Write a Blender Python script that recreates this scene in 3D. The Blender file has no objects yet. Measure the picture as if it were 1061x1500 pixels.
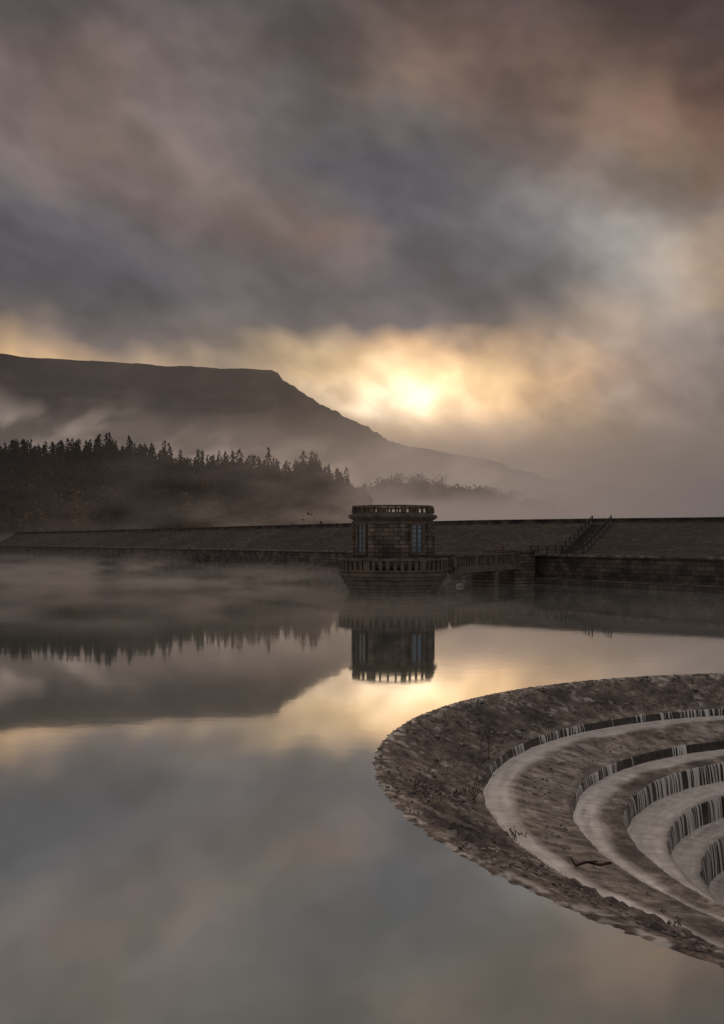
import bpy, math, random
import numpy as np
from mathutils import Vector, Matrix
random.seed(7); rng=np.random.default_rng(7)
S=bpy.context.scene
F=1465.0; CX=530.5; HY=792.0; CH=3.87
def lin(h):
    h=h.strip('#'); c=[int(h[i:i+2],16)/255 for i in (0,2,4)]
    return [ (x/12.92 if x<=.04045 else ((x+.055)/1.055)**2.4) for x in c]
# ---------------------------------------------------------------- noise
def _h(ix,iy,iz,s):
    n=(ix*374761393+iy*668265263+iz*2147483647+s*974634777)&0xffffffff
    n=((n^(n>>13))*1274126177)&0xffffffff
    n=((n^(n>>16))*2246822519)&0xffffffff
    return ((n^(n>>15))&0xffffff)/float(0xffffff)
def vnoise(x,y,z=0.0,s=0):
    x=np.asarray(x,float);y=np.asarray(y,float);z=np.zeros_like(x)+z
    ix=np.floor(x).astype(np.int64);iy=np.floor(y).astype(np.int64);iz=np.floor(z).astype(np.int64)
    fx=x-ix;fy=y-iy;fz=z-iz
    fx=fx*fx*(3-2*fx);fy=fy*fy*(3-2*fy);fz=fz*fz*(3-2*fz)
    r=0
    for dx in (0,1):
        for dy in (0,1):
            for dz in (0,1):
                r=r+_h(ix+dx,iy+dy,iz+dz,s)*(fx if dx else 1-fx)*(fy if dy else 1-fy)*(fz if dz else 1-fz)
    return r
def fbm(x,y,z=0.0,o=4,s=0,g=.5):
    a=1;t=0;r=0;f=1
    for i in range(o):
        r=r+a*vnoise(np.asarray(x)*f+17.3*i,np.asarray(y)*f-9.1*i,np.asarray(z)*f,s+i);t+=a;a*=g;f*=2.03
    return r/t
def sm(a,b,x):
    t=np.clip((np.asarray(x,float)-a)/(b-a),0,1);return t*t*(3-2*t)
# ---------------------------------------------------------------- materials
def newmat(n):
    m=bpy.data.materials.new(n);m.use_nodes=True;nt=m.node_tree
    return m,nt,nt.nodes,nt.links,nt.nodes['Principled BSDF']
def setramp(r,stops):
    e=r.color_ramp.elements
    while len(e)>1:e.remove(e[-1])
    e[0].position=stops[0][0];e[0].color=(*stops[0][1],1)
    for p,c in stops[1:]:
        q=e.new(p);q.color=(*c,1)
def noise_mat(name,cols,scale=3,rough=.8,bump=.3,bdist=.02,detail=8,bscale=None,coord='Object'):
    m,nt,N,L,P=newmat(name)
    tc=N.new('ShaderNodeTexCoord');n=N.new('ShaderNodeTexNoise');n.inputs['Scale'].default_value=scale;n.inputs['Detail'].default_value=detail
    L.new(tc.outputs[coord],n.inputs['Vector'])
    r=N.new('ShaderNodeValToRGB');k=len(cols)
    setramp(r,[(.3+.4*i/max(1,k-1),c) for i,c in enumerate(cols)])
    L.new(n.outputs['Fac'],r.inputs[0]);L.new(r.outputs[0],P.inputs['Base Color'])
    P.inputs['Roughness'].default_value=rough
    n2=N.new('ShaderNodeTexNoise');n2.inputs['Scale'].default_value=bscale or scale*4;n2.inputs['Detail'].default_value=6
    L.new(tc.outputs[coord],n2.inputs['Vector'])
    b=N.new('ShaderNodeBump');b.inputs['Strength'].default_value=bump;b.inputs['Distance'].default_value=bdist
    L.new(n2.outputs['Fac'],b.inputs['Height']);L.new(b.outputs[0],P.inputs['Normal'])
    return m
def brick_mat(name,c1,c2,mort,bw=.6,bh=.28,rough=.85,vary=(.4,1.5)):
    m,nt,N,L,P=newmat(name)
    tc=N.new('ShaderNodeTexCoord');b=N.new('ShaderNodeTexBrick')
    b.inputs['Color1'].default_value=(*c1,1);b.inputs['Color2'].default_value=(*c2,1);b.inputs['Mortar'].default_value=(*mort,1)
    b.inputs['Scale'].default_value=1;b.inputs['Brick Width'].default_value=bw;b.inputs['Row Height'].default_value=bh
    b.inputs['Mortar Size'].default_value=.025;b.inputs['Mortar Smooth'].default_value=.3
    L.new(tc.outputs['UV'],b.inputs['Vector'])
    n=N.new('ShaderNodeTexNoise');n.inputs['Scale'].default_value=.8;n.inputs['Detail'].default_value=9
    L.new(tc.outputs['Object'],n.inputs['Vector'])
    mr=N.new('ShaderNodeMapRange');mr.inputs[1].default_value=.3;mr.inputs[2].default_value=.7;mr.inputs[3].default_value=vary[0];mr.inputs[4].default_value=vary[1]
    L.new(n.outputs['Fac'],mr.inputs[0])
    mx=N.new('ShaderNodeVectorMath');mx.operation='SCALE'
    L.new(b.outputs['Color'],mx.inputs[0]);L.new(mr.outputs[0],mx.inputs['Scale'])
    L.new(mx.outputs[0],P.inputs['Base Color']);P.inputs['Roughness'].default_value=rough
    n2=N.new('ShaderNodeTexNoise');n2.inputs['Scale'].default_value=9;n2.inputs['Detail'].default_value=5
    L.new(tc.outputs['Object'],n2.inputs['Vector'])
    ad=N.new('ShaderNodeMath');ad.operation='MULTIPLY_ADD';ad.inputs[1].default_value=-1.0
    L.new(b.outputs['Fac'],ad.inputs[0]);L.new(n2.outputs['Fac'],ad.inputs[2])
    bp=N.new('ShaderNodeBump');bp.inputs['Strength'].default_value=.7;bp.inputs['Distance'].default_value=.04
    L.new(ad.outputs[0],bp.inputs['Height']);L.new(bp.outputs[0],P.inputs['Normal'])
    return m
# ---------------------------------------------------------------- mesh helpers
def empty(name,loc=(0,0,0)):
    o=bpy.data.objects.new(name,None);o.location=loc;S.collection.objects.link(o);return o
def arr_mesh(name,V,Fc,mats,parent=None,loc=(0,0,0),smooth=False,attrs=None,cols=None,midx=None):
    V=np.asarray(V,np.float32);Fc=np.asarray(Fc,np.int32);k=Fc.shape[1]
    me=bpy.data.meshes.new(name);me.vertices.add(len(V));me.vertices.foreach_set('co',V.ravel())
    me.loops.add(Fc.size);me.loops.foreach_set('vertex_index',Fc.ravel())
    me.polygons.add(len(Fc));me.polygons.foreach_set('loop_start',np.arange(0,Fc.size,k,dtype=np.int32))
    me.polygons.foreach_set('loop_total',np.full(len(Fc),k,np.int32))
    if midx is not None: me.polygons.foreach_set('material_index',np.asarray(midx,np.int32))
    me.polygons.foreach_set('use_smooth',np.full(len(Fc),smooth))
    me.update(calc_edges=True)
    for n,a in (attrs or {}).items():
        at=me.attributes.new(n,'FLOAT','POINT');at.data.foreach_set('value',np.asarray(a,np.float32).ravel())
    for n,a in (cols or {}).items():
        at=me.color_attributes.new(n,'FLOAT_COLOR','POINT');at.data.foreach_set('color',np.asarray(a,np.float32).ravel())
    for m in mats: me.materials.append(m)
    o=bpy.data.objects.new(name,me);o.location=loc;S.collection.objects.link(o)
    if parent:o.parent=parent
    return o
def gridfaces(nr,nc,wrap=False):
    i=np.arange(nr-1)[:,None];j=np.arange(nc if wrap else nc-1)[None,:]
    j2=(j+1)%nc
    return np.stack([i*nc+j+0*i,i*nc+j2,(i+1)*nc+j2,(i+1)*nc+j+0*i],-1).reshape(-1,4)
class MB:
    def __init__(s): s.v=[];s.f=[];s.uv=[];s.m=[]
    def quad(s,pts,uvs=None,m=0):
        b=len(s.v);s.v+= [tuple(p) for p in pts];s.f.append(tuple(range(b,b+len(pts))))
        s.uv+= uvs or [(p[0],p[2]) for p in pts];s.m.append(m)
    def box(s,c,d,rot=0,m=0,tilt=None):
        ca,sa=math.cos(rot),math.sin(rot);P=[]
        for sx,sy,sz in ((-1,-1,-1),(1,-1,-1),(1,1,-1),(-1,1,-1),(-1,-1,1),(1,-1,1),(1,1,1),(-1,1,1)):
            x,y,z=sx*d[0]/2,sy*d[1]/2,sz*d[2]/2
            P.append((c[0]+x*ca-y*sa,c[1]+x*sa+y*ca,c[2]+z))
        for q,ax in (((0,1,5,4),0),((1,2,6,5),1),((2,3,7,6),0),((3,0,4,7),1),((4,5,6,7),2),((3,2,1,0),2)):
            w=d[0] if ax!=1 else d[1];h=d[2] if ax!=2 else d[1]
            s.quad([P[i] for i in q],[(0,P[q[0]][2]),(w,P[q[0]][2]),(w,P[q[0]][2]+h),(0,P[q[0]][2]+h)],m)
    def beam(s,a,b,w,h,m=0):
        a=Vector(a);b=Vector(b);d=(b-a).normalized();side=d.cross(Vector((0,0,1)))
        if side.length<1e-3: side=Vector((1,0,0))
        side.normalize();up=side.cross(d).normalized()
        P=[]
        for p in (a,b):
            for i,j in ((-1,-1),(1,-1),(1,1),(-1,1)): P.append(p+side*i*w/2+up*j*h/2)
        for q in ((0,1,5,4),(1,2,6,5),(2,3,7,6),(3,0,4,7),(0,3,2,1),(4,5,6,7)): s.quad([P[i] for i in q],None,m)
    def lathe(s,prof,n,rot=0,c=(0,0),m=0,cap=True):
        for (r0,z0),(r1,z1) in zip(prof[:-1],prof[1:]):
            for i in range(n):
                a=rot+2*math.pi*i/n;b=rot+2*math.pi*(i+1)/n;R=max(r0,r1)
                u0=R*2*math.sin(math.pi/n)*i;u1=R*2*math.sin(math.pi/n)*(i+1)
                va=z0 if abs(z1-z0)>1e-4 else r0; vb=z1 if abs(z1-z0)>1e-4 else r1
                s.quad([(c[0]+r0*math.cos(a),c[1]+r0*math.sin(a),z0),(c[0]+r0*math.cos(b),c[1]+r0*math.sin(b),z0),
                        (c[0]+r1*math.cos(b),c[1]+r1*math.sin(b),z1),(c[0]+r1*math.cos(a),c[1]+r1*math.sin(a),z1)],
                       [(u0,va),(u1,va),(u1,vb),(u0,vb)],m)
    def obj(s,name,mats,parent=None,loc=(0,0,0),bevel=0):
        me=bpy.data.meshes.new(name);me.from_pydata(s.v,[],s.f)
        uv=me.uv_layers.new(name='UVMap');uv.data.foreach_set('uv',np.array(s.uv,np.float32).ravel())
        me.polygons.foreach_set('material_index',np.array(s.m,np.int32))
        for m in mats:me.materials.append(m)
        me.update();o=bpy.data.objects.new(name,me);o.location=loc;S.collection.objects.link(o)
        if parent:o.parent=parent
        return o
# ================================================================= SKY
gx=[0,120,240,360,480,600,700,800,900,980,1061]
rows=[(0,'4c4949 565254 565154 504c4c 504b4a 574d4a 56484a 4c413f 4b403d 493d3c 453c3a'),
(60,'625a59 6e6462 6a6262 5c5656 585150 6a5b56 6b5b54 5a4c47 554742 524441 4b3f3e'),
(120,'6a605e 7e6f69 706867 605b5b 595555 706158 6e5e58 605149 6a5a51 665248 574741'),
(180,'726666 7b6f6d 6f6766 625e5f 585659 5d5a5a 665e5b 6c5e59 7f6c60 80695c 684f47'),
(240,'6e6868 887872 7a6e6b 645f61 56555d 575760 68656a 706868 766a65 80705f 826a60'),
(290,'58585e 605d62 766a69 6d6663 5f5c60 545560 5d5d65 767475 76726d 736a65 75675f'),
(340,'515159 54535a 5c585e 6e6463 736561 56565e 56565d 6d6d72 9a9896 908a85 7c7571'),
(390,'52525b 4e4e56 535259 5b595d 625d60 505059 50505a 606066 959492 a89f95 bda489'),
(430,'59575c 505056 504f56 555459 53535b 4d4d56 53535b 646369 92908f 9e958c 968b80'),
(470,'6f6864 58565a 5b595c 605d5e 5c5a5e 5b595f 615e61 837c78 a49689 87807c 78716f'),
(505,'bb9e7c 7e746e 625f62 716963 a08f7a c2a280 b79b80 998779 9d8e82 7d7572 706b69'),
(545,'ecc893 d2b188 a8957f 938577 bea680 f0d0a2 eac999 c2a27e 9c8779 7e7370 716b6a'),
(585,'d9b68c c8a884 ad9781 9b8b7c b8a084 f4d6ac dab78e b0977f 8c7e75 7b7271 716c6b'),
(625,'a69685 a69685 a69685 a69685 a89886 c8ae90 b29d89 948479 847870 7b716e 716b69'),
(680,'90837b 90837b 90837b 90837b 90837b 978a7f 8e8177 847871 7d736f 766f6c 6e6867'),
(770,'7f756f 7f756f 7f756f 7f756f 7f756f 7f756f 7d736f 786f6c 746c6a 6f6968 6b6665')]
G=np.array([[lin(c) for c in r[1].split()] for r in rows]);GY=np.array([r[0] for r in rows],float);GX=np.array(gx,float)
def samp(px,py):
    px=min(max(px,0),1061);py=min(max(py,0),770)
    j=min(np.searchsorted(GX,px,side='right')-1,len(GX)-2);i=min(np.searchsorted(GY,py,side='right')-1,len(GY)-2)
    u=(px-GX[j])/(GX[j+1]-GX[j]);v=(py-GY[i])/(GY[i+1]-GY[i])
    return (G[i,j]*(1-u)+G[i,j+1]*u)*(1-v)+(G[i+1,j]*(1-u)+G[i+1,j+1]*u)*v
W=bpy.data.worlds.new("World");S.world=W;W.use_nodes=True
nt=W.node_tree;N=nt.nodes;L=nt.links;bg=N['Background']
def M(op,a,b=None,c=None,clamp=False):
    n=N.new('ShaderNodeMath');n.operation=op;n.use_clamp=clamp
    for i,x in enumerate((a,b,c)):
        if x is None: continue
        if isinstance(x,(int,float)): n.inputs[i].default_value=x
        else: L.new(x,n.inputs[i])
    return n.outputs[0]
tc=N.new('ShaderNodeTexCoord');sp=N.new('ShaderNodeSeparateXYZ');L.new(tc.outputs['Generated'],sp.inputs[0])
X,Y,Z=sp.outputs
az=M('ARCTAN2',X,Y);hl=M('SQRT',M('ADD',M('MULTIPLY',X,X),M('MULTIPLY',Y,Y)));v=M('DIVIDE',Z,M('MAXIMUM',hl,.001))
cb=N.new('ShaderNodeCombineXYZ')
L.new(M('SUBTRACT',M('MULTIPLY',az,4.2),M('MULTIPLY',v,1.6)),cb.inputs[0]);L.new(M('ADD',M('MULTIPLY',v,6.0),M('MULTIPLY',az,2.2)),cb.inputs[1])
def NZ(vec,scale,detail,rough=.5,off=0,dist=0):
    n=N.new('ShaderNodeTexNoise');n.noise_dimensions='2D';n.inputs['Scale'].default_value=scale;n.inputs['Detail'].default_value=detail;n.inputs['Roughness'].default_value=rough;n.inputs['Distortion'].default_value=dist
    mp=N.new('ShaderNodeMapping');mp.inputs['Location'].default_value=(off,off*.7,off*1.3);L.new(vec,mp.inputs[0]);L.new(mp.outputs[0],n.inputs['Vector']);return n
w1=NZ(cb.outputs[0],1.5,1,.5,3.1);w2=NZ(cb.outputs[0],4.2,1.5,.45,8.7)
s1=N.new('ShaderNodeSeparateColor');L.new(w1.outputs['Color'],s1.inputs[0]);s2=N.new('ShaderNodeSeparateColor');L.new(w2.outputs['Color'],s2.inputs[0])
wa=M('ADD',M('MULTIPLY',M('SUBTRACT',s1.outputs[0],.5),.07),M('MULTIPLY',M('SUBTRACT',s2.outputs[0],.5),.045))
wv=M('ADD',M('MULTIPLY',M('SUBTRACT',s1.outputs[1],.5),.04),M('MULTIPLY',M('SUBTRACT',s2.outputs[1],.5),.035))
fade=M('MULTIPLY_ADD',v,5.0,.15,clamp=True)
az2=M('ADD',az,M('MULTIPLY',wa,fade));v2=M('ADD',v,M('MULTIPLY',wv,fade))
pos=M('MULTIPLY_ADD',az2,1/.9,.5)
stops=[-.40,-.345,-.3,-.26,-.215,-.17,-.125,-.08,-.035,.01,.05,.09,.13,.17,.21,.25,.29,.33,.37]
def ramp_for(vv):
    r=N.new('ShaderNodeValToRGB');L.new(pos,r.inputs[0]);r.color_ramp.interpolation='EASE'
    setramp(r,[((a+.45)/.9,tuple(samp(CX+F*math.tan(a),HY-F*vv/math.cos(a)))) for a in stops]);return r.outputs[0]
vs=[(HY-y)/F for y in GY[::-1]]
cur=ramp_for(vs[0]);pv=vs[0]
def mix(f,a,b,bt='MIX'):
    n=N.new('ShaderNodeMix');n.data_type='RGBA';n.blend_type=bt;n.clamp_factor=True
    if isinstance(f,(int,float)): n.inputs[0].default_value=f
    else:L.new(f,n.inputs[0])
    for i,x in ((6,a),(7,b)):
        if isinstance(x,tuple): n.inputs[i].default_value=x
        else:L.new(x,n.inputs[i])
    return n.outputs[2]
def mrange(x,a,b,c=0,d=1,it='SMOOTHSTEP'):
    n=N.new('ShaderNodeMapRange');n.interpolation_type=it
    for i,q in zip((1,2,3,4),(a,b,c,d)): n.inputs[i].default_value=q
    L.new(x,n.inputs[0]);return n.outputs[0]
for vv in vs[1:]:
    cur=mix(mrange(v2,pv,vv,it='LINEAR'),cur,ramp_for(vv));pv=vv
cur=mix(mrange(v,.56,1.0),cur,(.27,.265,.27,1))  # sky above the frame brightened, added as unseen ambient fill
cur=mix(mrange(v,1.0,2.2),cur,(.48,.48,.49,1))
cur=mix(mrange(Y,.25,-.35),cur,(.31,.305,.32,1))   # added fill: unseen sky behind camera brightened to light tower, dam and trees
# soft luminance structure of the clouds
m1=NZ(cb.outputs[0],1.8,2.5,.45,21,.2);m2=NZ(cb.outputs[0],7,2,.45,5,.2)
lum=M('MULTIPLY',mrange(m1.outputs['Fac'],.32,.68,.83,1.22,'SMOOTHSTEP'),mrange(m2.outputs['Fac'],.3,.7,.96,1.05,'SMOOTHSTEP'))
lum=M('ADD',M('MULTIPLY',M('SUBTRACT',lum,1.0),mrange(v,.03,.14)),1.0)
sc=N.new('ShaderNodeVectorMath');sc.operation='SCALE';L.new(cur,sc.inputs[0]);L.new(lum,sc.inputs['Scale'])
# glow of the veiled sun
SAZ=math.atan((588-CX)/F);SEL=math.atan(206/F)
az3=M('ADD',az,M('MULTIPLY',wa,2.0));v3=M('ADD',v,M('MULTIPLY',wv,1.3))
def gauss(a0,v0,sa,sv):
    da=M('DIVIDE',M('SUBTRACT',az3,a0),sa);dv=M('DIVIDE',M('SUBTRACT',v3,v0),sv)
    return M('EXPONENT',M('MULTIPLY',M('ADD',M('MULTIPLY',da,da),M('MULTIPLY',dv,dv)),-1.0))
gm=mrange(m2.outputs['Fac'],.3,.7,.6,1.4,'LINEAR')
g=M('MULTIPLY',gauss(SAZ-.012,math.tan(SEL),.055,.021),mrange(m2.outputs['Fac'],.3,.7,.8,1.2,'LINEAR'));g2=M('MULTIPLY',gauss(SAZ+.02,math.tan(SEL)+.012,.15,.037),gm)
def colscale(c,f):
    n=N.new('ShaderNodeVectorMath');n.operation='SCALE';n.inputs[0].default_value=c;L.new(f,n.inputs['Scale']);return n.outputs[0]
def vadd(a,b):
    n=N.new('ShaderNodeVectorMath');n.operation='ADD';L.new(a,n.inputs[0]);L.new(b,n.inputs[1]);return n.outputs[0]
wm=N.new('ShaderNodeVectorMath');wm.operation='MULTIPLY';L.new(sc.outputs[0],wm.inputs[0]);wm.inputs[1].default_value=(1.07,1.0,.96)
tot=vadd(vadd(wm.outputs[0],colscale((.46,.42,.35),g)),colscale((.21,.145,.085),g2))
sky=N.new('ShaderNodeTexSky');sky.sky_type='NISHITA';sky.sun_disc=False;sky.sun_elevation=SEL;sky.sun_rotation=SAZ
n=N.new('ShaderNodeVectorMath');n.operation='SCALE';L.new(sky.outputs[0],n.inputs[0]);n.inputs['Scale'].default_value=.002
tot=vadd(tot,n.outputs[0])
L.new(tot,bg.inputs[0]);bg.inputs[1].default_value=1.0
sd=bpy.data.lights.new('sun','SUN');sd.energy=1.4;sd.angle=math.radians(11);sd.color=(1,.84,.64)
so=bpy.data.objects.new('sun',sd);S.collection.objects.link(so)
dirv=Vector((math.sin(SAZ)*math.cos(SEL),math.cos(SAZ)*math.cos(SEL),math.sin(SEL)))
so.rotation_euler=dirv.to_track_quat('Z','Y').to_euler();so.location=(10,60,60)
so.visible_glossy=False
# ================================================================= TERRAIN
YS_px=[-900,-300,0,60,150,250,340,398,408,414,440,480,520,550,575,620,680,740,800,860,930,1000,1061,1400,2000]
YS_y =[500,508,517,525,529,536,540,541,546,556,572,597,617,631,648,657,667,679,697,707,714,727,742,770,780]
Y1_px=[-900,0,100,150,230,290,380,440,500,525,560,700,2000];Y1_y=[652,653,643,641,655,663,669,674,686,706,745,785,790]
Y2_px=[-900,440,480,530,570,620,680,740,800,900,2000];Y2_y=[790,770,730,708,697,693,703,716,735,765,785]
def terrain(x,y):
    x=np.asarray(x,float);y=np.asarray(y,float)
    px=CX+F*x/np.maximum(y,1)
    G1=np.maximum((HY-np.interp(px,Y1_px,Y1_y))/F*440+CH-18,-3)
    m1=-8+ (G1+8)*sm(290,440,y)*(1-.55*sm(445,600,y))
    m1=np.where((px<560),np.maximum(m1,-8+ 11.5*sm(275,322,y)*(1-sm(480,560,px))),m1)
    G2=np.maximum((HY-np.interp(px,Y2_px,Y2_y))/F*620+CH-14,-3)
    m2=-8+(G2+8)*sm(440,620,y)*(1-.5*sm(625,720,y))
    Yr=np.interp(px,[0,580,1061,2000],[1500,1450,2300,2600])
    Hr=(HY-np.interp(px,YS_px,YS_y))/F*Yr+CH
    nz=(fbm(px/9,y/60,0,5,3)-.5)
    Hr=Hr+nz*9*sm(405,440,px)*(1-sm(560,640,px))+(fbm(px/30,y/300,0,4,9)-.5)*4
    t=np.clip((y-620)/(Yr-620),0,1)
    p=.9*t**1.35+.1*sm(.93,1,t)
    hl=-8+(Hr+8)*p
    rough=(fbm(x/45,y/45,0,5,5)-.5)*14*sm(0.02,.3,t)*(1-sm(.9,1.0,t))
    hl=hl+rough-np.where(y>Yr,(y-Yr)*.03,0)
    return np.maximum(np.maximum(m1,m2),hl)
pxs=np.concatenate([np.linspace(-900,-40,60),np.linspace(-30,1090,620),np.linspace(1110,2000,50)])
ys=np.concatenate([[-300,-60,5,60,150,250,272],np.linspace(280,720,115),np.linspace(728,1700,170),np.geomspace(1720,12000,40)])
PX,YY=np.meshgrid(pxs,ys);XX=(PX-CX)/F*np.maximum(YY,0)+np.where(YY<60,(PX-CX)*.35,0)
ZZ=np.where(YY>250,terrain(XX,YY),-8)
g_mat=noise_mat('moorland',[lin('#1b1815'),lin('#302a25'),lin('#4c4038')],scale=.02,rough=.95,bump=.6,bdist=2,bscale=.12,detail=10)
arr_mesh('terrain',np.stack([XX,YY,ZZ],-1).reshape(-1,3),gridfaces(len(ys),len(pxs)),[g_mat],smooth=True)
# ================================================================= FOREST
def conifer(r):
    V=[];Fc=[]
    def tri(a,b,c): 
        k=len(V);V.extend([a,b,c]);Fc.append((k,k+1,k+2))
    nt_=15;asym=r.uniform(0,6.28)
    for k in range(nt_):
        z=.08+.9*k/nt_;rad=(.20*(1-z)**.8+.012)
        for j in range(6):
            th=r.uniform(0,6.283);q=rad*r.uniform(.5,1.3)*(1+.25*math.cos(th-asym));dz=r.uniform(-.05,.0)
            c,s=math.cos(th),math.sin(th);w=r.uniform(.25,.5)
            tip=(q*c,q*s,z+dz);base=(0,0,z+.05)
            a=(.55*q*math.cos(th+w),.55*q*math.sin(th+w),z+dz*.4);b=(.55*q*math.cos(th-w),.55*q*math.sin(th-w),z+dz*.9)
            tri(base,a,tip);tri(base,tip,b)
    for j in range(3):
        a=j*2.09;b=a+2.09;tri((.012*math.cos(a),.012*math.sin(a),0),(.012*math.cos(b),.012*math.sin(b),0),(0,0,1.0))
    return np.array(V),np.array(Fc)
def broad(r,n=330):
    V=[];Fc=[]
    lobes=[(r.uniform(-.25,.25),r.uniform(-.25,.25),r.uniform(.4,.8),r.uniform(.14,.26)) for _ in range(8)]
    for i in range(n):
        lx,ly,lz,lr=r.choice(lobes);d=Vector((r.gauss(0,1),r.gauss(0,1),r.gauss(0,1))).normalized()*lr*r.uniform(.6,1.1)
        p=Vector((lx,ly,lz))+d;s=r.uniform(.02,.05)
        k=len(V)
        for _ in range(3): V.append(tuple(p+Vector((r.gauss(0,s),r.gauss(0,s),r.gauss(0,s)))))
        Fc.append((k,k+1,k+2))
    for lx,ly,lz,lr in lobes:
        k=len(V);V.extend([(-.015,0,0),(.015,0,0),(lx,ly,lz)]);Fc.append((k,k+1,k+2))
        k=len(V);V.extend([(0,-.015,0),(0,.015,0),(lx,ly,lz)]);Fc.append((k,k+1,k+2))
    return np.array(V),np.array(Fc)
pr=random.Random(3)
CON=[conifer(pr) for _ in range(8)];BRO=[broad(pr) for _ in range(6)]
def plant(name,spots,mat):
    VV=[];FF=[];TT=[];k=0
    for x,y,z,h,kind,wd,tint in spots:
        V,Fc=(CON if kind=='c' else BRO)[pr.randrange(6)]
        a=pr.uniform(0,6.28);c,s=math.cos(a),math.sin(a);w=h*wd
        P=np.stack([(V[:,0]*c-V[:,1]*s)*w+x,(V[:,0]*s+V[:,1]*c)*w+y,V[:,2]*h+z],-1)
        VV.append(P);FF.append(Fc+k);TT.append(np.full(len(V),tint));k+=len(V)
    return arr_mesh(name,np.concatenate(VV),np.concatenate(FF),[mat],attrs={'tint':np.concatenate(TT)})
m,nt2,N2,L2,P2=newmat('foliage')
at=N2.new('ShaderNodeAttribute');at.attribute_name='tint';r=N2.new('ShaderNodeValToRGB')
setramp(r,[(0,lin('#1f211c')),(.4,lin('#2f2e26')),(.65,lin('#4c3f2e')),(1,lin('#72553a'))]);L2.new(at.outputs['Fac'],r.inputs[0]);L2.new(r.outputs[0],P2.inputs['Base Color']);P2.inputs['Roughness'].default_value=.9
P2.inputs['Specular IOR Level'].default_value=.1
fol=m
sp1=[]
for i in range(3300):
    y=pr.uniform(318,455);px=pr.uniform(-260,545);x=(px-CX)/F*y
    z=float(terrain(x,y))
    if z<-1.5: continue
    front=y<370
    hv=.74+.42*vnoise(x/11,y/30,0,33)
    if pr.random()<(.5 if front else .12): sp1.append((x,y,z-.5,pr.uniform(9,14),'b',pr.uniform(.9,1.2),pr.uniform(.25,.95)))
    else: sp1.append((x,y,z-.5,pr.uniform(12,20)*float(hv)*(1.0 if pr.random()<.88 else 1.2),'c',pr.uniform(1.0,1.5),pr.uniform(0,.5)))
plant('pine_forest',sp1,fol)
sp2=[]
for i in range(520):
    y=pr.uniform(520,640);px=pr.uniform(500,830);x=(px-CX)/F*y;z=float(terrain(x,y))
    if z<2: continue
    sp2.append((x,y,z-.5,pr.uniform(9,15),'b',pr.uniform(1.0,1.4),pr.uniform(.1,.6)))
plant('broadleaf_woodland',sp2,fol)
sp3=[]
for i in range(90):
    y=pr.uniform(760,840);px=pr.uniform(-120,55);x=(px-CX)/F*y;z=float(terrain(x,y))
    sp3.append((x,y,z-.5,pr.uniform(14,20),'c',1,pr.uniform(0,.4)))
plant('hillside_pine_stand',sp3,fol)
# ================================================================= MIST (self-glowing sheets)
m,nt2,N2,L2,P2=newmat('mist_glow');N2.remove(P2)
at=N2.new('ShaderNodeVertexColor');at.layer_name='mist_glow'
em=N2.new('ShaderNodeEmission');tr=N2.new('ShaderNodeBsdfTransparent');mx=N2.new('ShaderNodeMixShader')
L2.new(at.outputs['Color'],em.inputs[0]);L2.new(at.outputs['Alpha'],mx.inputs[0]);L2.new(tr.outputs[0],mx.inputs[1]);L2.new(em.outputs[0],mx.inputs[2])  # emission stands in for light scattered by the mist
L2.new(mx.outputs[0],N2['Material Output'].inputs[0]);mist_glow_m=m
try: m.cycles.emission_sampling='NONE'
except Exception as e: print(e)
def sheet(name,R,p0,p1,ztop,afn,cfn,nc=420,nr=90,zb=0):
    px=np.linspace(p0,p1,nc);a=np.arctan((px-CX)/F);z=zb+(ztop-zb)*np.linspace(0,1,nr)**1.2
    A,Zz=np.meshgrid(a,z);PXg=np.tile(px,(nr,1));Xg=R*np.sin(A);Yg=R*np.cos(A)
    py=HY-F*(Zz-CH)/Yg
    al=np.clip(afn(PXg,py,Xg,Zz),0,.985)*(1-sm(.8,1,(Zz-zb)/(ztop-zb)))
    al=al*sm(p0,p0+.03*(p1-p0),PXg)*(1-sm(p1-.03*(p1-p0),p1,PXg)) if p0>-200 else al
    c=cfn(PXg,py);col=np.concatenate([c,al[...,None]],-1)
    return arr_mesh(name,np.stack([Xg,Yg,Zz],-1).reshape(-1,3),gridfaces(nr,nc),[mist_glow_m],smooth=True,cols={'mist_glow':col.reshape(-1,4)})
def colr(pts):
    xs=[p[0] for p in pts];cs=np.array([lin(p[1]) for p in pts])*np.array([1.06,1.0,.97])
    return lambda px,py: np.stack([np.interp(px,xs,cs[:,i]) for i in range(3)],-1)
c_main=colr([(0,'#776e69'),(300,'#867a73'),(480,'#998a7d'),(600,'#a39285'),(750,'#93857c'),(900,'#827770'),(1061,'#736c6a')])  # painted mist glow, lighter and warmer toward the sun
def a_haze(px,py,x,z):
    sil=np.interp(px,YS_px,YS_y)
    base=np.interp(px,[-300,0,300,430,520,600,680,760,850,960,1061],[.18,.20,.21,.25,.38,.58,.74,.84,.9,.93,.95])
    n=fbm(px/110,py/45,0,4,11)
    return base*(sm(-90,20,py-sil))*(.7+.6*n)+.45*sm(20,190,py-sil)*sm(.3,.7,n)
sheet('mist_glow_sheet',660,-600,1500,330,a_haze,c_main)
def a_wisp(px,py,x,z):
    ym=np.interp(px,[-300,0,100,180,300,450,520,600,750,1061],[600,630,606,602,640,650,668,660,700,715])
    wob=(fbm(px/95,py/160,0,3,41)-.5)*95
    n=fbm((px-py*.9)/75,(py+px*.45)/34,0,5,21)
    return sm(-50,25,py-ym+wob)*(.34+1.0*sm(.33,.7,n))*np.interp(px,[0,400,600,1061],[.78,.78,.85,.85])
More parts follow.
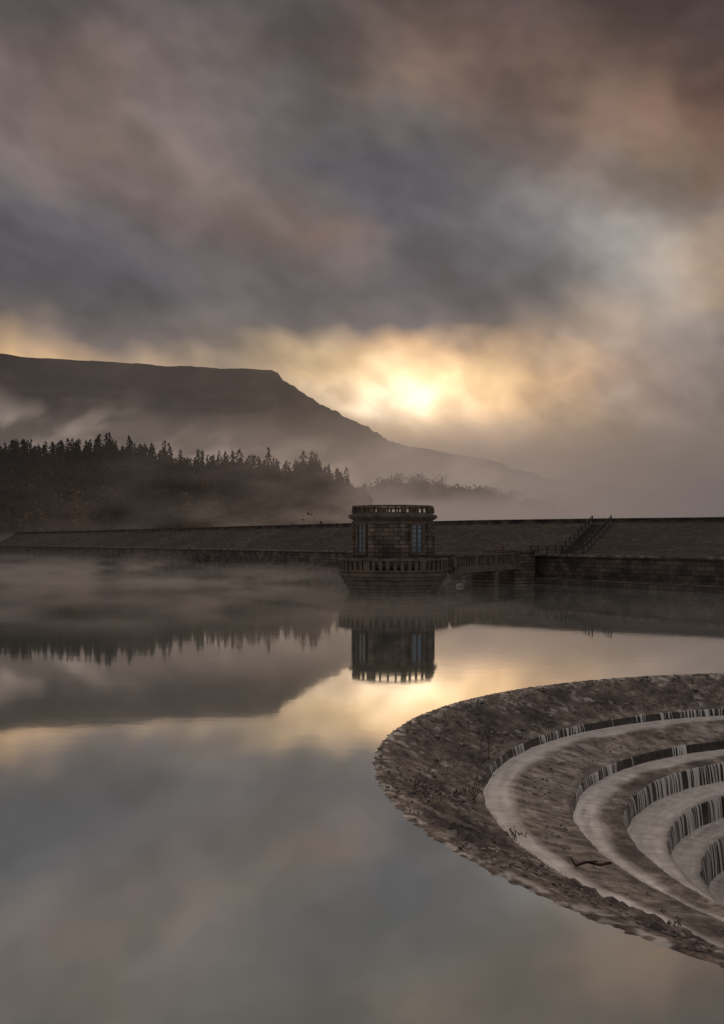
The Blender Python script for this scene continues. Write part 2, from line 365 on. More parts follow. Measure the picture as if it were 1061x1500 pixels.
sheet('mist_glow_sheet',600,-600,1500,170,a_wisp,colr([(0,'#8a807a'),(300,'#92867e'),(480,'#998a7d'),(600,'#a29286'),(750,'#91847b'),(900,'#81766f'),(1061,'#716a69')]))
def a_low(px,py,x,z):
    n=fbm(px/70,py/25,0,4,31)
    b=sm(684,752,py+(n-.5)*34)
    return b*np.interp(px,[430,520,600,740,850,1061],[.0,.55,.84,.95,.95,.95])
sheet('mist_glow_sheet',470,420,1500,90,a_low,colr([(480,'#7e736d'),(600,'#8b7e76'),(750,'#857a73'),(900,'#7b716d'),(1061,'#6f6967')]))
def a_front(px,py,x,z):
    n=fbm(px/90,py/30,0,5,51)
    return np.interp(px,[-300,0,250,430,530,620,760],[.10,.12,.22,.40,.50,.5,.4])*(.15+1.5*n)*sm(600,690,py)+np.interp(px,[0,350,550],[.06,.12,.24])*sm(705,785,py)*sm(.25,.7,n)
sheet('mist_glow_sheet',314,-600,1500,60,a_front,colr([(0,'#5c544f'),(300,'#6a6059'),(480,'#7b6e66'),(600,'#857870'),(1061,'#706866')]))
# ================================================================= DAM
pp=np.concatenate([np.linspace(-150,0,40)[:-1],np.linspace(0,1061,500),np.linspace(1061,1500,60)[1:]])
wy=1/(.0035+.00983*pp/1061);wx=(pp-CX)/F*wy
cy=np.interp(pp,[-150,0,200,350,520,700,880,1061,1500],[430,305,212,170,139,120,111,105,94])
k=np.ones(41)/41;cyp=np.pad(cy,20,mode='reflect',reflect_type='odd');cy=np.convolve(cyp,k,'valid')
cx=(pp-CX)/F*cy
TOP=2.65;CR=6.35
dam=empty('dam')
def cum(x,y): 
    return np.concatenate([[0],np.cumsum(np.hypot(np.diff(x),np.diff(y)))])
U=cum(wx,wy)
nrm=np.stack([-np.gradient(wy),np.gradient(wx)],-1);nrm/=np.linalg.norm(nrm,axis=1)[:,None]
if nrm[300]@np.array([-wx[300],-wy[300]])<0: nrm=-nrm
def strip(mb,off_z,m=0,x=wx,y=wy,n=nrm,u=U):
    for (o0,z0),(o1,z1) in zip(off_z[:-1],off_z[1:]):
        for i in range(0,len(x)-1,2):
            j=min(i+2,len(x)-1);a0=(x[i]+n[i,0]*o0,y[i]+n[i,1]*o0,z0);b0=(x[j]+n[j,0]*o0,y[j]+n[j,1]*o0,z0)
            a1=(x[i]+n[i,0]*o1,y[i]+n[i,1]*o1,z1);b1=(x[j]+n[j,0]*o1,y[j]+n[j,1]*o1,z1)
            va,vb=(z0,z1) if abs(z1-z0)>.01 else (o0,o1)
            mb.quad([a0,b0,b1,a1],[(u[i],va),(u[j],va),(u[j],vb),(u[i],vb)],m)
wall_m=brick_mat('dam_masonry',lin('#564c44'),lin('#342d28'),lin('#1a1613'),.9,.38,vary=(.3,1.6))
cop_m=noise_mat('coping_stone',[lin('#3f3832'),lin('#5a5149'),lin('#857a6f')],scale=1.6,rough=.8)
mb=MB();strip(mb,[(1.3,-3),(1.25,.38),(.15,.5),(0,.5),(-.12,TOP-.2)]);mb.obj('retaining_wall',[wall_m],dam)
mb=MB();strip(mb,[(-.12,TOP-.2),(.08,TOP-.2),(.08,TOP),(-.6,TOP),(-.6,TOP-.3)]);mb.obj('coping',[cop_m],dam)
# slope
nr=60;t=np.linspace(0,1,nr)[:,None]
SX=wx-nrm[:,0]*.6;SY=wy-nrm[:,1]*.6
gx_=SX*(1-t)+cx*t;gy_=SY*(1-t)+cy*t
gz_=(TOP-.08)*(1-t)+(CR-.5)*t+(fbm(gx_/1.1,gy_/1.1,0,4,61)-.5)*.34*np.sin(np.pi*np.clip(t,0.02,1))**.5
m,nt2,N2,L2,P2=newmat('grassy_slope')
tc2=N2.new('ShaderNodeTexCoord')
n1=N2.new('ShaderNodeTexNoise');n1.inputs['Scale'].default_value=1.5;n1.inputs['Detail'].default_value=10;n1.inputs['Roughness'].default_value=.75
n3=N2.new('ShaderNodeTexNoise');n3.inputs['Scale'].default_value=.12;n3.inputs['Detail'].default_value=6
for q in (n1,n3):L2.new(tc2.outputs['Object'],q.inputs['Vector'])
r1=N2.new('ShaderNodeValToRGB');setramp(r1,[(.36,lin('#26211c')),(.52,lin('#483f36')),(.66,lin('#72644c'))]);L2.new(n1.outputs['Fac'],r1.inputs[0])
r3=N2.new('ShaderNodeValToRGB');setramp(r3,[(.35,(.55,.55,.5)),(.65,(1.0,.98,.88))]);L2.new(n3.outputs['Fac'],r3.inputs[0])
mm=N2.new('ShaderNodeVectorMath');mm.operation='MULTIPLY';L2.new(r1.outputs[0],mm.inputs[0]);L2.new(r3.outputs[0],mm.inputs[1]);L2.new(mm.outputs[0],P2.inputs['Base Color'])
P2.inputs['Roughness'].default_value=.95
b=N2.new('ShaderNodeBump');b.inputs['Strength'].default_value=1;b.inputs['Distance'].default_value=.2;L2.new(n1.outputs['Fac'],b.inputs['Height']);L2.new(b.outputs[0],P2.inputs['Normal'])
arr_mesh('embankment',np.stack([gx_,gy_,gz_],-1).reshape(-1,3),gridfaces(nr,len(pp)),[m],parent=dam,smooth=True);slope_m=m
cn=np.stack([-np.gradient(cy),np.gradient(cx)],-1);cn/=np.linalg.norm(cn,axis=1)[:,None]
if cn[300]@np.array([-cx[300],-cy[300]])<0: cn=-cn
mb=MB();strip(mb,[(.1,CR-.9),(.1,CR-.12),(.18,CR-.12),(.18,CR),(-.35,CR),(-.35,CR-.5),(-7,CR-.55),(-30,-7)],x=cx,y=cy,n=cn,u=cum(cx,cy))
mb.obj('crest_parapet',[wall_m],dam)
# stair up the slope
iron=noise_mat('dark_iron',[lin('#1a1817'),lin('#2a2624')],scale=5,rough=.6)
stair_st=noise_mat('stair_stone',[lin('#35302c'),lin('#4d463f')],scale=2,rough=.85)
mb=MB();A=Vector((18.9,89.9,TOP-.1));B=Vector((26.0,108.5,CR-.75));d=B-A;side=Vector((d.y,-d.x,0)).normalized()
ns=24
for i in range(ns):
    p=A+d*((i+.5)/ns);mb.box((p.x,p.y,p.z-.1),(1.6,d.length/ns*1.02,.4),math.atan2(d.y,d.x)-math.pi/2)
for s_ in (-1,1):
    o=side*s_*1.0;mb.beam(A+o+Vector((0,0,.1)),B+o+Vector((0,0,.1)),.25,.45)
    for i in range(9):
        p=A+d*(i/8)+o;mb.beam(p,p+Vector((0,0,1.0)),.13,.13,1)
    for hh in (.55,.95):
        mb.beam(A+o+Vector((0,0,hh)),B+o+Vector((0,0,hh)),.06,.06,1)
mb.obj('slope_stairway',[stair_st,iron])
mb=MB()
idx=[int(np.argmin(abs(pp-q))) for q in (772,783,795,807,819,831)]
pts=[Vector((wx[i]-nrm[i,0]*.5,wy[i]-nrm[i,1]*.5,TOP)) for i in idx]
for p in pts: mb.beam(p,p+Vector((0,0,.75)),.12,.12)
for a,b_ in zip(pts[:-1],pts[1:]):
    for hh in (.4,.7): mb.beam(a+Vector((0,0,hh)),b_+Vector((0,0,hh)),.06,.06)
mb.obj('metal_railing',[iron])
# ================================================================= TOWER
tower=empty('valve_tower',(2.35,75,0))
ts=brick_mat('tower_stone',lin('#6a5c50'),lin('#443a31'),lin('#1d1814'),.75,.3)
tt=noise_mat('tower_trim',[lin('#3c332c'),lin('#655749')],scale=1.5,rough=.8)
gl,_,_,_,Pg=newmat('window_glass');Pg.inputs['Base Color'].default_value=(.10,.14,.18,1);Pg.inputs['Roughness'].default_value=.15;Pg.inputs['Specular IOR Level'].default_value=1.0;Pg.inputs['Metallic'].default_value=.4
fr=noise_mat('window_frame',[lin('#2f2e2d'),lin('#45423f')],scale=4,rough=.6)
rot=math.radians(-32.5)
mb=MB();Rb=3.08
mb.lathe([(Rb,1.7),(Rb,5.28)],8,rot)
for i in range(8):
    a=rot+i*math.pi/4;mb.box((Rb*.975*math.cos(a),Rb*.975*math.sin(a),3.45),(.3,.5,3.66),a)
mb.obj('octagonal_wall',[ts],tower)
mb=MB()
mb.lathe([(3.05,5.05),(3.2,5.08),(3.2,5.28),(3.08,5.3),(3.12,5.42),(3.32,5.5),(3.44,5.62),(3.44,5.76),(3.2,5.84),(3.05,5.84),(0.01,5.86)],8,rot)
mb.lathe([(3.05,1.9),(3.2,1.9),(3.2,2.15),(3.05,2.2)],8,rot)
mb.obj('cornice',[tt],tower)
mb=MB()
mb.lathe([(2.87,5.84),(3.10,5.84),(3.10,5.93),(2.87,5.93)],8,rot)
mb.lathe([(2.85,6.31),(3.14,6.31),(3.14,6.46),(2.85,6.46),(2.85,6.31)],8,rot)
for i in range(8):
    a0=rot+i*math.pi/4;a1=a0+math.pi/4
    p0=Vector((2.98*math.cos(a0),2.98*math.sin(a0),6.12));p1=Vector((2.98*math.cos(a1),2.98*math.sin(a1),6.12));am=(a0+a1)/2
    mb.box(p0,(.34,.34,.4),a0)
    for k_ in range(1,4):
        p=p0.lerp(p1,k_/4);mb.box(p,(.16,.13,.4),am)
mb.obj('roof_parapet',[tt],tower)
ap=Rb*math.cos(math.pi/8)
wi=MB()
for k_ in range(4):
    am=math.radians(-55)+k_*math.pi/2
    er=Vector((math.cos(am),math.sin(am),0));et=Vector((-math.sin(am),math.cos(am),0))
    def wb(u,z,w,h,dep,m_,base=0): 
        c=er*(ap+base+dep/2)+et*u;wi.box((c.x,c.y,z),(dep,w,h),am,m_)
    wb(0,4.02,.92,2.0,.02,0)
    wb(-.56,4.02,.19,2.3,.12,2);wb(.56,4.02,.19,2.3,.12,2);wb(0,5.06,1.31,.17,.15,2);wb(0,2.92,1.4,.16,.2,2)
    wb(0,4.02,.10,2.0,.03,1,.022)
    for z in (3.35,3.7,4.05,4.4,4.75): wb(0,z,.92,.06,.03,1,.024)
wi.obj('windows',[gl,fr,tt],tower)
mb=MB()
mb.lathe([(3.3,-3),(3.32,.12),(3.45,.16),(3.45,.34),(3.55,.4),(3.6,.62),(3.72,.68),(3.74,.95),(3.9,1.02),(3.98,1.22),(4.12,1.3),(4.12,1.5),(3.98,1.56),(0.01,1.62)],40)
mb.lathe([(3.8,2.42),(4.14,2.42),(4.14,2.58),(3.8,2.58),(3.8,2.42)],40)
mb.lathe([(3.82,1.6),(4.06,1.6),(4.06,1.74),(3.82,1.74)],40)
for i in range(48):
    a=i*2*math.pi/48;big=i%8==0
    mb.box((3.95*math.cos(a),3.95*math.sin(a),2.08),(.3 if big else .17,.5 if big else .24,.74),a)
mb.obj('platform_balustrade',[tt],tower)
# walkway
wk=empty('walkway_bridge')
mb=MB();A=Vector((6.1,77.0,0));B=Vector((14.9,93.6,0));d=(B-A);an=math.atan2(d.y,d.x);side=Vector((-d.y,d.x,0)).normalized();Ln=d.length
c=(A+B)/2
mb.box((c.x,c.y,1.5),(Ln,2.3,.35),an)
for s_ in (-1,1):
    o=side*s_*1.0
    mb.box((c.x+o.x,c.y+o.y,2.72),(Ln,.34,.16),an);mb.box((c.x+o.x*1.01,c.y+o.y*1.01,1.76),(Ln,.3,.18),an)
    n_=34
    for i in range(n_+1):
        p=A+d*(i/n_)+o;big=i%8==0;mb.box((p.x,p.y,2.245),(.5 if big else .2,.36 if big else .2,.79),an)
mb.obj('deck_and_balustrade',[tt],wk)
mb=MB()
for f_ in (.5,):
    p=A+d*f_;mb.box((p.x,p.y,-.6),(1.1,2.0,3.8),an)
mb.obj('pier',[ts],wk)
mb=MB()
mb.box((13.6,91.6,.0),(3.6,2.6,5.6),-.9);mb.box((13.6,91.6,2.9),(3.9,2.9,.2),-.9);mb.box((12.75,92.4,3.2),(.6,.6,.45),-.9)
mb.obj('abutment',[ts],wk)
bm=noise_mat('buoy_paint',[lin('#8a8782'),lin('#aaa69f')],scale=4,rough=.5)
mb=MB();mb.lathe([(.02,-.2),(.3,-.1),(.38,.06),(.3,.2),(.16,.24),(.02,.27)],20);mb.obj('mooring_buoy',[bm],loc=(8.3,84.5,.0))
# ================================================================= SPILLWAY
C0=np.array([12.40,17.15])
spl=empty('bellmouth_spillway',(C0[0],C0[1],0))
keys=[(12.55,-1.0,1),(12.34,-.12,3),(12.26,-.01,5),(12.12,.012,10),(11.9,-.03,8),(10.32,-.66,44),(10.28,-.69,3),(10.24,-.86,6),(9.72,-.88,12),(8.68,-1.12,28),(8.62,-1.15,3),(8.59,-1.36,7),(8.02,-1.38,12),(7.72,-1.40,9),(7.66,-1.42,3),(7.63,-1.84,12),(6.92,-1.86,14),(6.86,-1.88,3),(6.83,-2.36,12),(6.30,-2.38,12),(6.24,-2.4,3),(6.2,-3.1,12),(5.6,-3.15,10),(5.55,-4.0,12),(4.9,-4.05,8),(4.85,-5.0,8),(4.3,-5.1,5),(4.2,-8.2,10)]
pr_r=[keys[0][0]];pr_z=[keys[0][1]]
for a,b_ in zip(keys[:-1],keys[1:]):
    n_=b_[2]
    for i in range(1,n_+1): pr_r.append(a[0]+(b_[0]-a[0])*i/n_);pr_z.append(a[1]+(b_[1]-a[1])*i/n_)
pr_r=np.array(pr_r);pr_z=np.array(pr_z)
NA=1900;th=np.linspace(0,2*math.pi,NA,endpoint=False)
Rg=np.repeat(pr_r[:,None],NA,1);Zg=np.repeat(pr_z[:,None],NA,1);Tg=np.repeat(th[None,:],len(pr_r),0)
xg=Rg*np.cos(Tg);yg=Rg*np.sin(Tg)
apron=sm(10.3,10.45,Rg)*(1-.75*sm(11.75,12.05,Rg))*(1-sm(12.1,12.25,Rg));ap2=sm(8.62,8.75,Rg)*(1-sm(9.6,9.8,Rg));ap3=sm(7.66,7.72,Rg)*(1-sm(7.95,8.05,Rg))
lump=fbm(xg/.2,yg/.2,0,4,71,.6);lump2=fbm(xg/.07,yg/.07,0,2,75);big=fbm(xg/.8,yg/.8,0,3,77)
patch=sm(.46,.64,big)
dz=apron*((np.maximum(lump-.46,0)*.30)*(.10+patch)+(lump2-.5)*(.016+.02*patch)-.01)+ap2*((lump-.5)*.022+(lump2-.5)*.008)+ap3*(lump2-.5)*.005
def drf(T,R): return (fbm(T*22,T*0+np.round(R*1.3),0,4,79)-.5)*.08*(R<10.4)*(R>4.9)
dr=drf(Tg,Rg)
lipn=(fbm(xg/.09,yg/.09,0,3,81)-.5)*.028
Rd=Rg+dr;Zd=Zg+dz+lipn*(sm(11.95,12.1,Rg))
xg=Rd*np.cos(Tg);yg=Rd*np.sin(Tg)
edge=(fbm(Tg*14,Rg*0+2,0,4,83)-.5)
def ledge(r,a,b): return sm(a-.12,a+.15,r)*(1-sm(b-.02,b+.02,r))
Rn=Rg+edge*.28
wet_glint=ledge(Rn,9.72,10.6)*(Rg<10.27)+ledge(Rn,8.08,8.9)*(Rg<8.6)+ledge(Rg,6.88,7.64)+ledge(Rg,6.26,6.84)*.8+ledge(Rg,5.58,6.2)*.6+ledge(Rg,4.9,5.5)*.4  # water film on ledges; deeper rings dimmed, shaft shade put into the mask
flow=fbm(Tg*7,Rg*16,0,4,86);radial=fbm(Tg*60,Rg*1.2,0,3,87)
froth=sm(.18,0,10.24-Rg)*(Rg<10.25)+sm(.2,0,8.59-Rg)*(Rg<8.6)+sm(.22,0,7.63-Rg)*(Rg<7.64)+sm(.2,0,6.83-Rg)*(Rg<6.84)+sm(.2,0,6.2-Rg)*(Rg<6.21)
wet_glint=wet_glint*(.18+.35*fbm(Tg*30,Rg*5,0,5,85)+.55*flow+.4*radial)+froth*.75*radial
wet_glint=wet_glint+.6*sm(.46,.7,fbm(xg/.13,yg/.13,0,4,88))*sm(11.65,12.1,Rg)+.4*sm(.56,.7,lump)*sm(.60,.4,big)*apron  # pale flecks on rim and apron lumps: painted highlights
wet_glint=wet_glint+.22*sm(.5,.75,radial)*ap2
wet_glint=np.clip(wet_glint,0,1)
Fq=gridfaces(len(pr_r),NA,True)
rr=np.repeat(np.arange(len(pr_r)-1),NA)
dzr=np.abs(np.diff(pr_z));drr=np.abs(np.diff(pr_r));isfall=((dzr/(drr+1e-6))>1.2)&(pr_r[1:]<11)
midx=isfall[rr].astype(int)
m,nt2,N2,L2,P2=newmat('spillway_stone')
tc2=N2.new('ShaderNodeTexCoord');at=N2.new('ShaderNodeAttribute');at.attribute_name='wet_glint'
ao=N2.new('ShaderNodeAttribute');ao.attribute_name='outer'
def M2(op,a,b=None,c=None):
    q=N2.new('ShaderNodeMath');q.operation=op
    for i,x in enumerate((a,b,c)):
        if x is None: continue
        if isinstance(x,(int,float)): q.inputs[i].default_value=x
        else: L2.new(x,q.inputs[i])
    return q.outputs[0]
def nn(scale,det=8,ro=.6):
    q=N2.new('ShaderNodeTexNoise');q.inputs['Scale'].default_value=scale;q.inputs['Detail'].default_value=det;q.inputs['Roughness'].default_value=ro;L2.new(tc2.outputs['Object'],q.inputs['Vector']);return q
a1=nn(4,10,.76);a2=nn(.8,6);a3=nn(34,4)
s_=N2.new('ShaderNodeSeparateXYZ');L2.new(tc2.outputs['Object'],s_.inputs[0])
ang=M2('ARCTAN2',s_.outputs[1],s_.outputs[0]);rad_=M2('SQRT',M2('ADD',M2('MULTIPLY',s_.outputs[0],s_.outputs[0]),M2('MULTIPLY',s_.outputs[1],s_.outputs[1])))
c3=N2.new('ShaderNodeCombineXYZ');L2.new(M2('MULTIPLY',ang,10.5),c3.inputs[0]);L2.new(rad_,c3.inputs[1])
bk=N2.new('ShaderNodeTexBrick');L2.new(c3.outputs[0],bk.inputs['Vector']);bk.inputs['Scale'].default_value=1;bk.inputs['Brick Width'].default_value=.9;bk.inputs['Row Height'].default_value=.42;bk.inputs['Mortar Size'].default_value=.014;bk.inputs['Mortar Smooth'].default_value=.8
bk.inputs['Color1'].default_value=(1.04,1.04,1.04,1);bk.inputs['Color2'].default_value=(.93,.93,.93,1);bk.inputs['Mortar'].default_value=(.75,.74,.73,1)
r1=N2.new('ShaderNodeValToRGB');setramp(r1,[(.33,lin('#2f2924')),(.45,lin('#776b61')),(.56,lin('#b0a295')),(.68,lin('#e6dbcf'))]);L2.new(a1.outputs['Fac'],r1.inputs[0])
r2=N2.new('ShaderNodeValToRGB');setramp(r2,[(.40,(.36,.34,.31)),(.60,(1.0,.98,.96))]);L2.new(a2.outputs['Fac'],r2.inputs[0])
mm=N2.new('ShaderNodeVectorMath');mm.operation='MULTIPLY';L2.new(r1.outputs[0],mm.inputs[0]);L2.new(r2.outputs[0],mm.inputs[1])
mk=N2.new('ShaderNodeVectorMath');mk.operation='MULTIPLY';L2.new(mm.outputs[0],mk.inputs[0]);L2.new(bk.outputs['Color'],mk.inputs[1])
mo=N2.new('ShaderNodeMix');mo.data_type='RGBA';mo.blend_type='MULTIPLY';L2.new(ao.outputs['Fac'],mo.inputs[0]);L2.new(mk.outputs[0],mo.inputs[6]);mo.inputs[7].default_value=(.62,.57,.54,1)
mw=N2.new('ShaderNodeMix');mw.data_type='RGBA';L2.new(at.outputs['Fac'],mw.inputs[0]);L2.new(mo.outputs[2],mw.inputs[6]);mw.inputs[7].default_value=(.78,.71,.64,1)
L2.new(mw.outputs[2],P2.inputs['Base Color'])
rr_=N2.new('ShaderNodeMapRange');rr_.inputs[3].default_value=.36;rr_.inputs[4].default_value=.14;L2.new(at.outputs['Fac'],rr_.inputs[0]);L2.new(rr_.outputs[0],P2.inputs['Roughness'])
bs=N2.new('ShaderNodeMath');bs.operation='SUBTRACT';bs.inputs[0].default_value=1;L2.new(at.outputs['Fac'],bs.inputs[1])
b=N2.new('ShaderNodeBump');b.inputs['Distance'].default_value=.03;L2.new(bs.outputs[0],b.inputs['Strength']);L2.new(a3.outputs['Fac'],b.inputs['Height'])
b2=N2.new('ShaderNodeBump');b2.inputs['Distance'].default_value=.05;L2.new(bs.outputs[0],b2.inputs['Strength']);L2.new(M2('MULTIPLY_ADD',bk.outputs['Fac'],-.07,a1.outputs['Fac']),b2.inputs['Height']);L2.new(b.outputs[0],b2.inputs['Normal']);L2.new(b2.outputs[0],P2.inputs['Normal'])
st_m=m
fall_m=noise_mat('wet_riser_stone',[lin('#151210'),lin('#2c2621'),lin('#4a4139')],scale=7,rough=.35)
outer=sm(10.3,10.6,Rg)
arr_mesh('stepped_bowl',np.stack([xg,yg,Zd],-1).reshape(-1,3),Fq,[st_m,fall_m],parent=spl,smooth=True,attrs={'wet_glint':wet_glint,'outer':outer},midx=midx)
def surf_z(x,y):
    r_=math.hypot(x-C0[0],y-C0[1]);o=np.argsort(pr_r);return float(np.interp(r_,pr_r[o],pr_z[o]))
# threads of water falling from each lip (thin curved ribbons)
VV=[];FF=[];k_=0
for (R0,z0,z1,dens,th0) in ((10.27,-.675,-.86,13,.44),(8.61,-1.14,-1.36,17,.42),(7.655,-1.41,-1.84,18,.38),(6.855,-1.87,-2.36,17,.38),(6.235,-2.39,-3.1,14,.38),(5.59,-3.14,-4.0,11,.4)):
    nth=int(2*math.pi*R0*dens)
    for i in range(nth):
        a=2*math.pi*(i+rng.random())/nth
        if vnoise(a*14,R0*3,0,95)*.6+vnoise(a*45,R0,0,96)*.4<th0: continue
        w=(.008+.05*rng.random()**2.5)/R0;h=z0-z1;reach=rng.uniform(.03,.10)*(h/.4)**.5;R_=R0+float(drf(np.array([a]),np.array([R0]))[0])
        a2_=a+rng.normal(0,.0015);P=[]
        for s in (0,.12,.35,.65,1.0):
            rr2=R_+.015-reach*(s**.5)-.015;zz=z0+.008-h*s;aa=a+(a2_-a)*s;ww=w*(1-.25*s)
            for q in (-.5,.5): P.append((rr2*math.cos(aa+q*ww*2),rr2*math.sin(aa+q*ww*2),zz))
        VV+=P
        for s in range(4): FF.append((k_+2*s,k_+2*s+1,k_+2*s+3,k_+2*s+2))
        k_+=10
m,nt2,N2,L2,P2=newmat('falling_water');N2.remove(P2)
d_=N2.new('ShaderNodeBsdfDiffuse');d_.inputs['Color'].default_value=(.9,.88,.84,1);tl=N2.new('ShaderNodeBsdfTranslucent');tl.inputs['Color'].default_value=(.9,.86,.8,1)
mx=N2.new('ShaderNodeMixShader');mx.inputs[0].default_value=.35;L2.new(d_.outputs[0],mx.inputs[1]);L2.new(tl.outputs[0],mx.inputs[2])
tp=N2.new('ShaderNodeBsdfTransparent');mx2=N2.new('ShaderNodeMixShader');mx2.inputs[0].default_value=.8;L2.new(tp.outputs[0],mx2.inputs[1]);L2.new(mx.outputs[0],mx2.inputs[2]);L2.new(mx2.outputs[0],N2['Material Output'].inputs[0])
arr_mesh('waterfall_threads',VV,FF,[m],parent=spl,smooth=True)
# rubble
ico=[];t_=(1+5**.5)/2
for a in (-1,1):
    for b_ in (-t_,t_): ico+=[(a,b_,0),(0,a,b_),(b_,0,a)]
ico=np.array(ico)/np.linalg.norm(ico[0])
from itertools import combinations
el=min(np.linalg.norm(ico[i]-ico[j]) for i,j in combinations(range(12),2))
IF=[(i,j,k_) for i,j,k_ in combinations(range(12),3) if max(np.linalg.norm(ico[i]-ico[j]),np.linalg.norm(ico[j]-ico[k_]),np.linalg.norm(ico[i]-ico[k_]))<el*1.1]
IF=np.array([(i,j,k_) if np.dot(np.cross(ico[j]-ico[i],ico[k_]-ico[i]),ico[i])>0 else (i,k_,j) for i,j,k_ in IF])
VV=[];FF=[];k_=0
for i in range(5500):
    a=rng.uniform(0,6.283);r_=10.45+1.65*rng.random()**.8 if rng.random()<.92 else rng.uniform(8.8,9.6)
    if vnoise(a*9,r_*2,0,90)<.42: continue
    s=abs(rng.normal(0,.016))+.008;x=r_*math.cos(a);y=r_*math.sin(a);z=surf_z(x+C0[0],y+C0[1])
    P=ico*(1+rng.normal(0,.18,(12,1)))*s*np.array([rng.uniform(.8,1.5),rng.uniform(.8,1.5),.6]);ca,sa=math.cos(i),math.sin(i)
    P=np.stack([P[:,0]*ca-P[:,1]*sa+x,P[:,0]*sa+P[:,1]*ca+y,P[:,2]+z+.015],-1);VV.append(P);FF.append(IF+k_);k_+=12
rub=noise_mat('rubble_stone',[lin('#2b2622'),lin('#6d635a'),lin('#b0a498')],scale=6,rough=.4)
arr_mesh('rubble',np.concatenate(VV),np.concatenate(FF),[rub],parent=spl)
# dead weeds
twig=noise_mat('dry_stem',[lin('#2a1c16'),lin('#4a3226')],scale=8,rough=.9)
def weed(name,x,y,h,n_,spread,seed):
    r=random.Random(seed);mb=MB();z=surf_z(x,y)
    def br(p,d_,ln,w,dep):
        for s_ in range(4):
            q=p+d_*ln/4;mb.beam(p,q,w,w);p=q;d_=(d_+Vector((r.gauss(0,.12),r.gauss(0,.12),r.gauss(0,.06)))).normalized();w*=.82
            if dep<2 and r.random()<.75: br(p,(d_+Vector((r.gauss(0,.6),r.gauss(0,.6),r.gauss(0,.25)))).normalized(),ln*.42,w*.7,dep+1)
            if dep>0 and r.random()<.8:
                l=p+Vector((r.gauss(0,.01),r.gauss(0,.01),r.gauss(0,.01)));e=.011
                mb.quad([l+Vector((r.gauss(0,e),r.gauss(0,e),r.gauss(0,e))) for _ in range(3)])
    for i in range(n_):
        br(Vector((r.gauss(0,spread*.25),r.gauss(0,spread*.25),-.03)),Vector((r.gauss(0,spread),r.gauss(0,spread),1)).normalized(),h*r.uniform(.5,1),.008,0)
    mb.obj(name,[twig],loc=(x,y,z))
for i,(x,y,h,n_,sp_) in enumerate([(1.0,16.3,.24,7,.8),(1.88,17.25,.62,6,.35),(1.7,17.0,.18,5,.8),(2.55,20.6,.8,5,.22),(2.25,15.7,.18,5,.7),(3.72,11.5,.2,3,.35),(8.9,27.9,.35,5,.8)]):
    weed('dead_weed',x,y,h,n_,sp_,i+5)
mb=MB();z=surf_z(3.3,14.6)+.06
P=[Vector((3.12,14.62,z)),Vector((3.3,14.7,z+.03)),Vector((3.48,14.62,z+.01)),Vector((3.66,14.7,z+.02))]
for a,b_ in zip(P[:-1],P[1:]): mb.beam(a,b_,.03,.03)
mb.beam(P[1],P[1]+Vector((.12,-.13,.05)),.02,.02);mb.beam(P[0],P[0]+Vector((-.05,.1,.1)),.018,.018)
mb.obj('driftwood_stick',[twig])
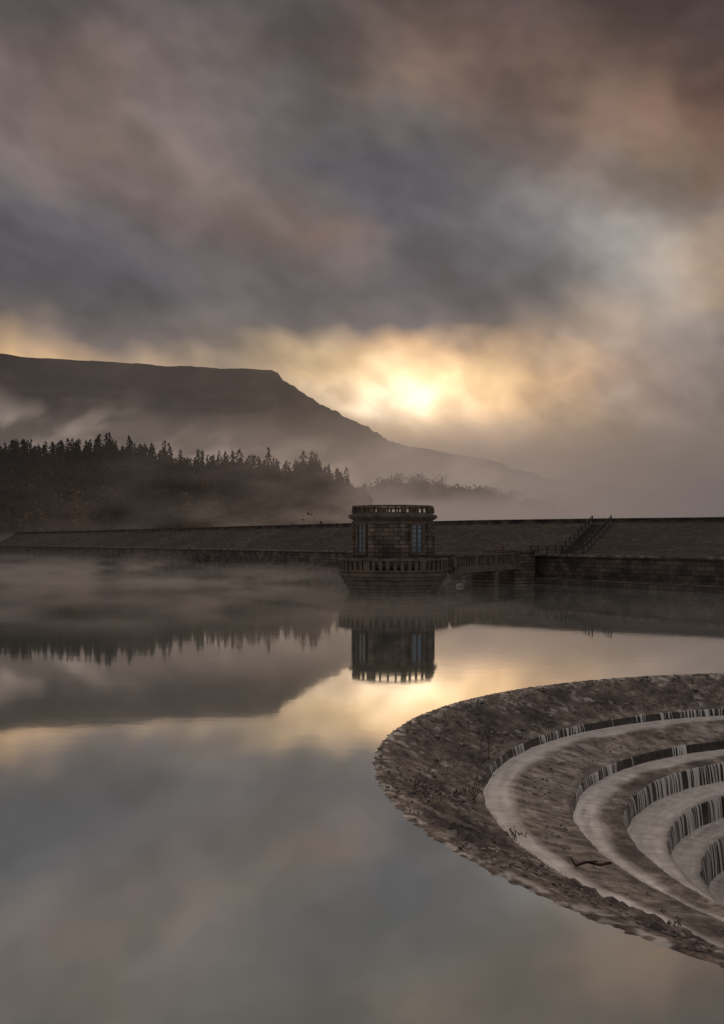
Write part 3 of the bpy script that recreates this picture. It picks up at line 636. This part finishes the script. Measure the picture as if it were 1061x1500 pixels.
# ================================================================= WATER
ang_=np.linspace(0,2*math.pi,720,endpoint=False);rad=np.concatenate([[12.17],np.geomspace(12.3,700,50)])
Rw,Tw=np.meshgrid(rad,ang_,indexing='ij')
m,nt2,N2,L2,P2=newmat('reservoir_water');N2.remove(P2)
g_=N2.new('ShaderNodeBsdfGlossy');g_.inputs['Roughness'].default_value=.04;g_.inputs['Color'].default_value=(.97,.955,.93,1)
df=N2.new('ShaderNodeBsdfDiffuse');df.inputs['Color'].default_value=(.28,.345,.31,1)
fr_=N2.new('ShaderNodeLayerWeight');fr_.inputs['Blend'].default_value=.5
mr=N2.new('ShaderNodeMapRange');mr.inputs[1].default_value=.55;mr.inputs[2].default_value=.88;mr.inputs[3].default_value=.45;mr.inputs[4].default_value=.93;L2.new(fr_.outputs['Facing'],mr.inputs[0])
mx=N2.new('ShaderNodeMixShader');L2.new(mr.outputs[0],mx.inputs[0]);L2.new(df.outputs[0],mx.inputs[1]);L2.new(g_.outputs[0],mx.inputs[2]);L2.new(mx.outputs[0],N2['Material Output'].inputs[0])
tc2=N2.new('ShaderNodeTexCoord');q=N2.new('ShaderNodeTexNoise');q.inputs['Scale'].default_value=.6;q.inputs['Detail'].default_value=3;L2.new(tc2.outputs['Object'],q.inputs['Vector'])
b=N2.new('ShaderNodeBump');b.inputs['Strength'].default_value=.08;b.inputs['Distance'].default_value=.02;L2.new(q.outputs['Fac'],b.inputs['Height']);L2.new(b.outputs[0],g_.inputs['Normal'])
arr_mesh('water',np.stack([Rw*np.cos(Tw),Rw*np.sin(Tw),0*Rw],-1).reshape(-1,3),gridfaces(len(rad),720,True),[m],loc=(C0[0],C0[1],0),smooth=True)
def wmist(name,R,ztop,amax,seed,p0=-600,p1=1400,xs=(0,450,520,640,1061),ysv=(1,.8,.45,.4,.35)):
    def af(px,py,x,z):
        n=fbm(x/4.5,z/1.1,0,4,seed)
        return amax*(1-sm(0,1,z/ztop))**1.1*sm(.15,.75,n)*np.interp(px,xs,ysv)
    sheet(name,R,p0,p1,ztop,af,colr([(0,'#726863'),(500,'#786c64'),(1061,'#645a54')]),nr=40)  # low mist over the water, lit only by its own painted emission
wmist('water_mist_glow',56,1.7,.45,101);wmist('water_mist_glow',92,2.8,.5,111,-600,700,(0,400,500,640,700),(1,1,.45,.2,0));wmist('water_mist_glow',146,3.2,.45,121,-600,300,(0,200,290),(1,1,0))
# ================================================================= CAMERA
cd=bpy.data.cameras.new('camera');co=bpy.data.objects.new('camera',cd);S.collection.objects.link(co)
co.location=(0,0,CH);co.rotation_euler=(math.radians(90),0,0)
cd.sensor_fit='VERTICAL';cd.sensor_height=36;cd.sensor_width=36*.7073;cd.lens=F/1500*36;cd.shift_y=(HY-750)/1500
cd.clip_end=30000;cd.clip_start=.1;S.camera=co
S.view_settings.view_transform='Standard';S.view_settings.look='None';S.view_settings.exposure=0
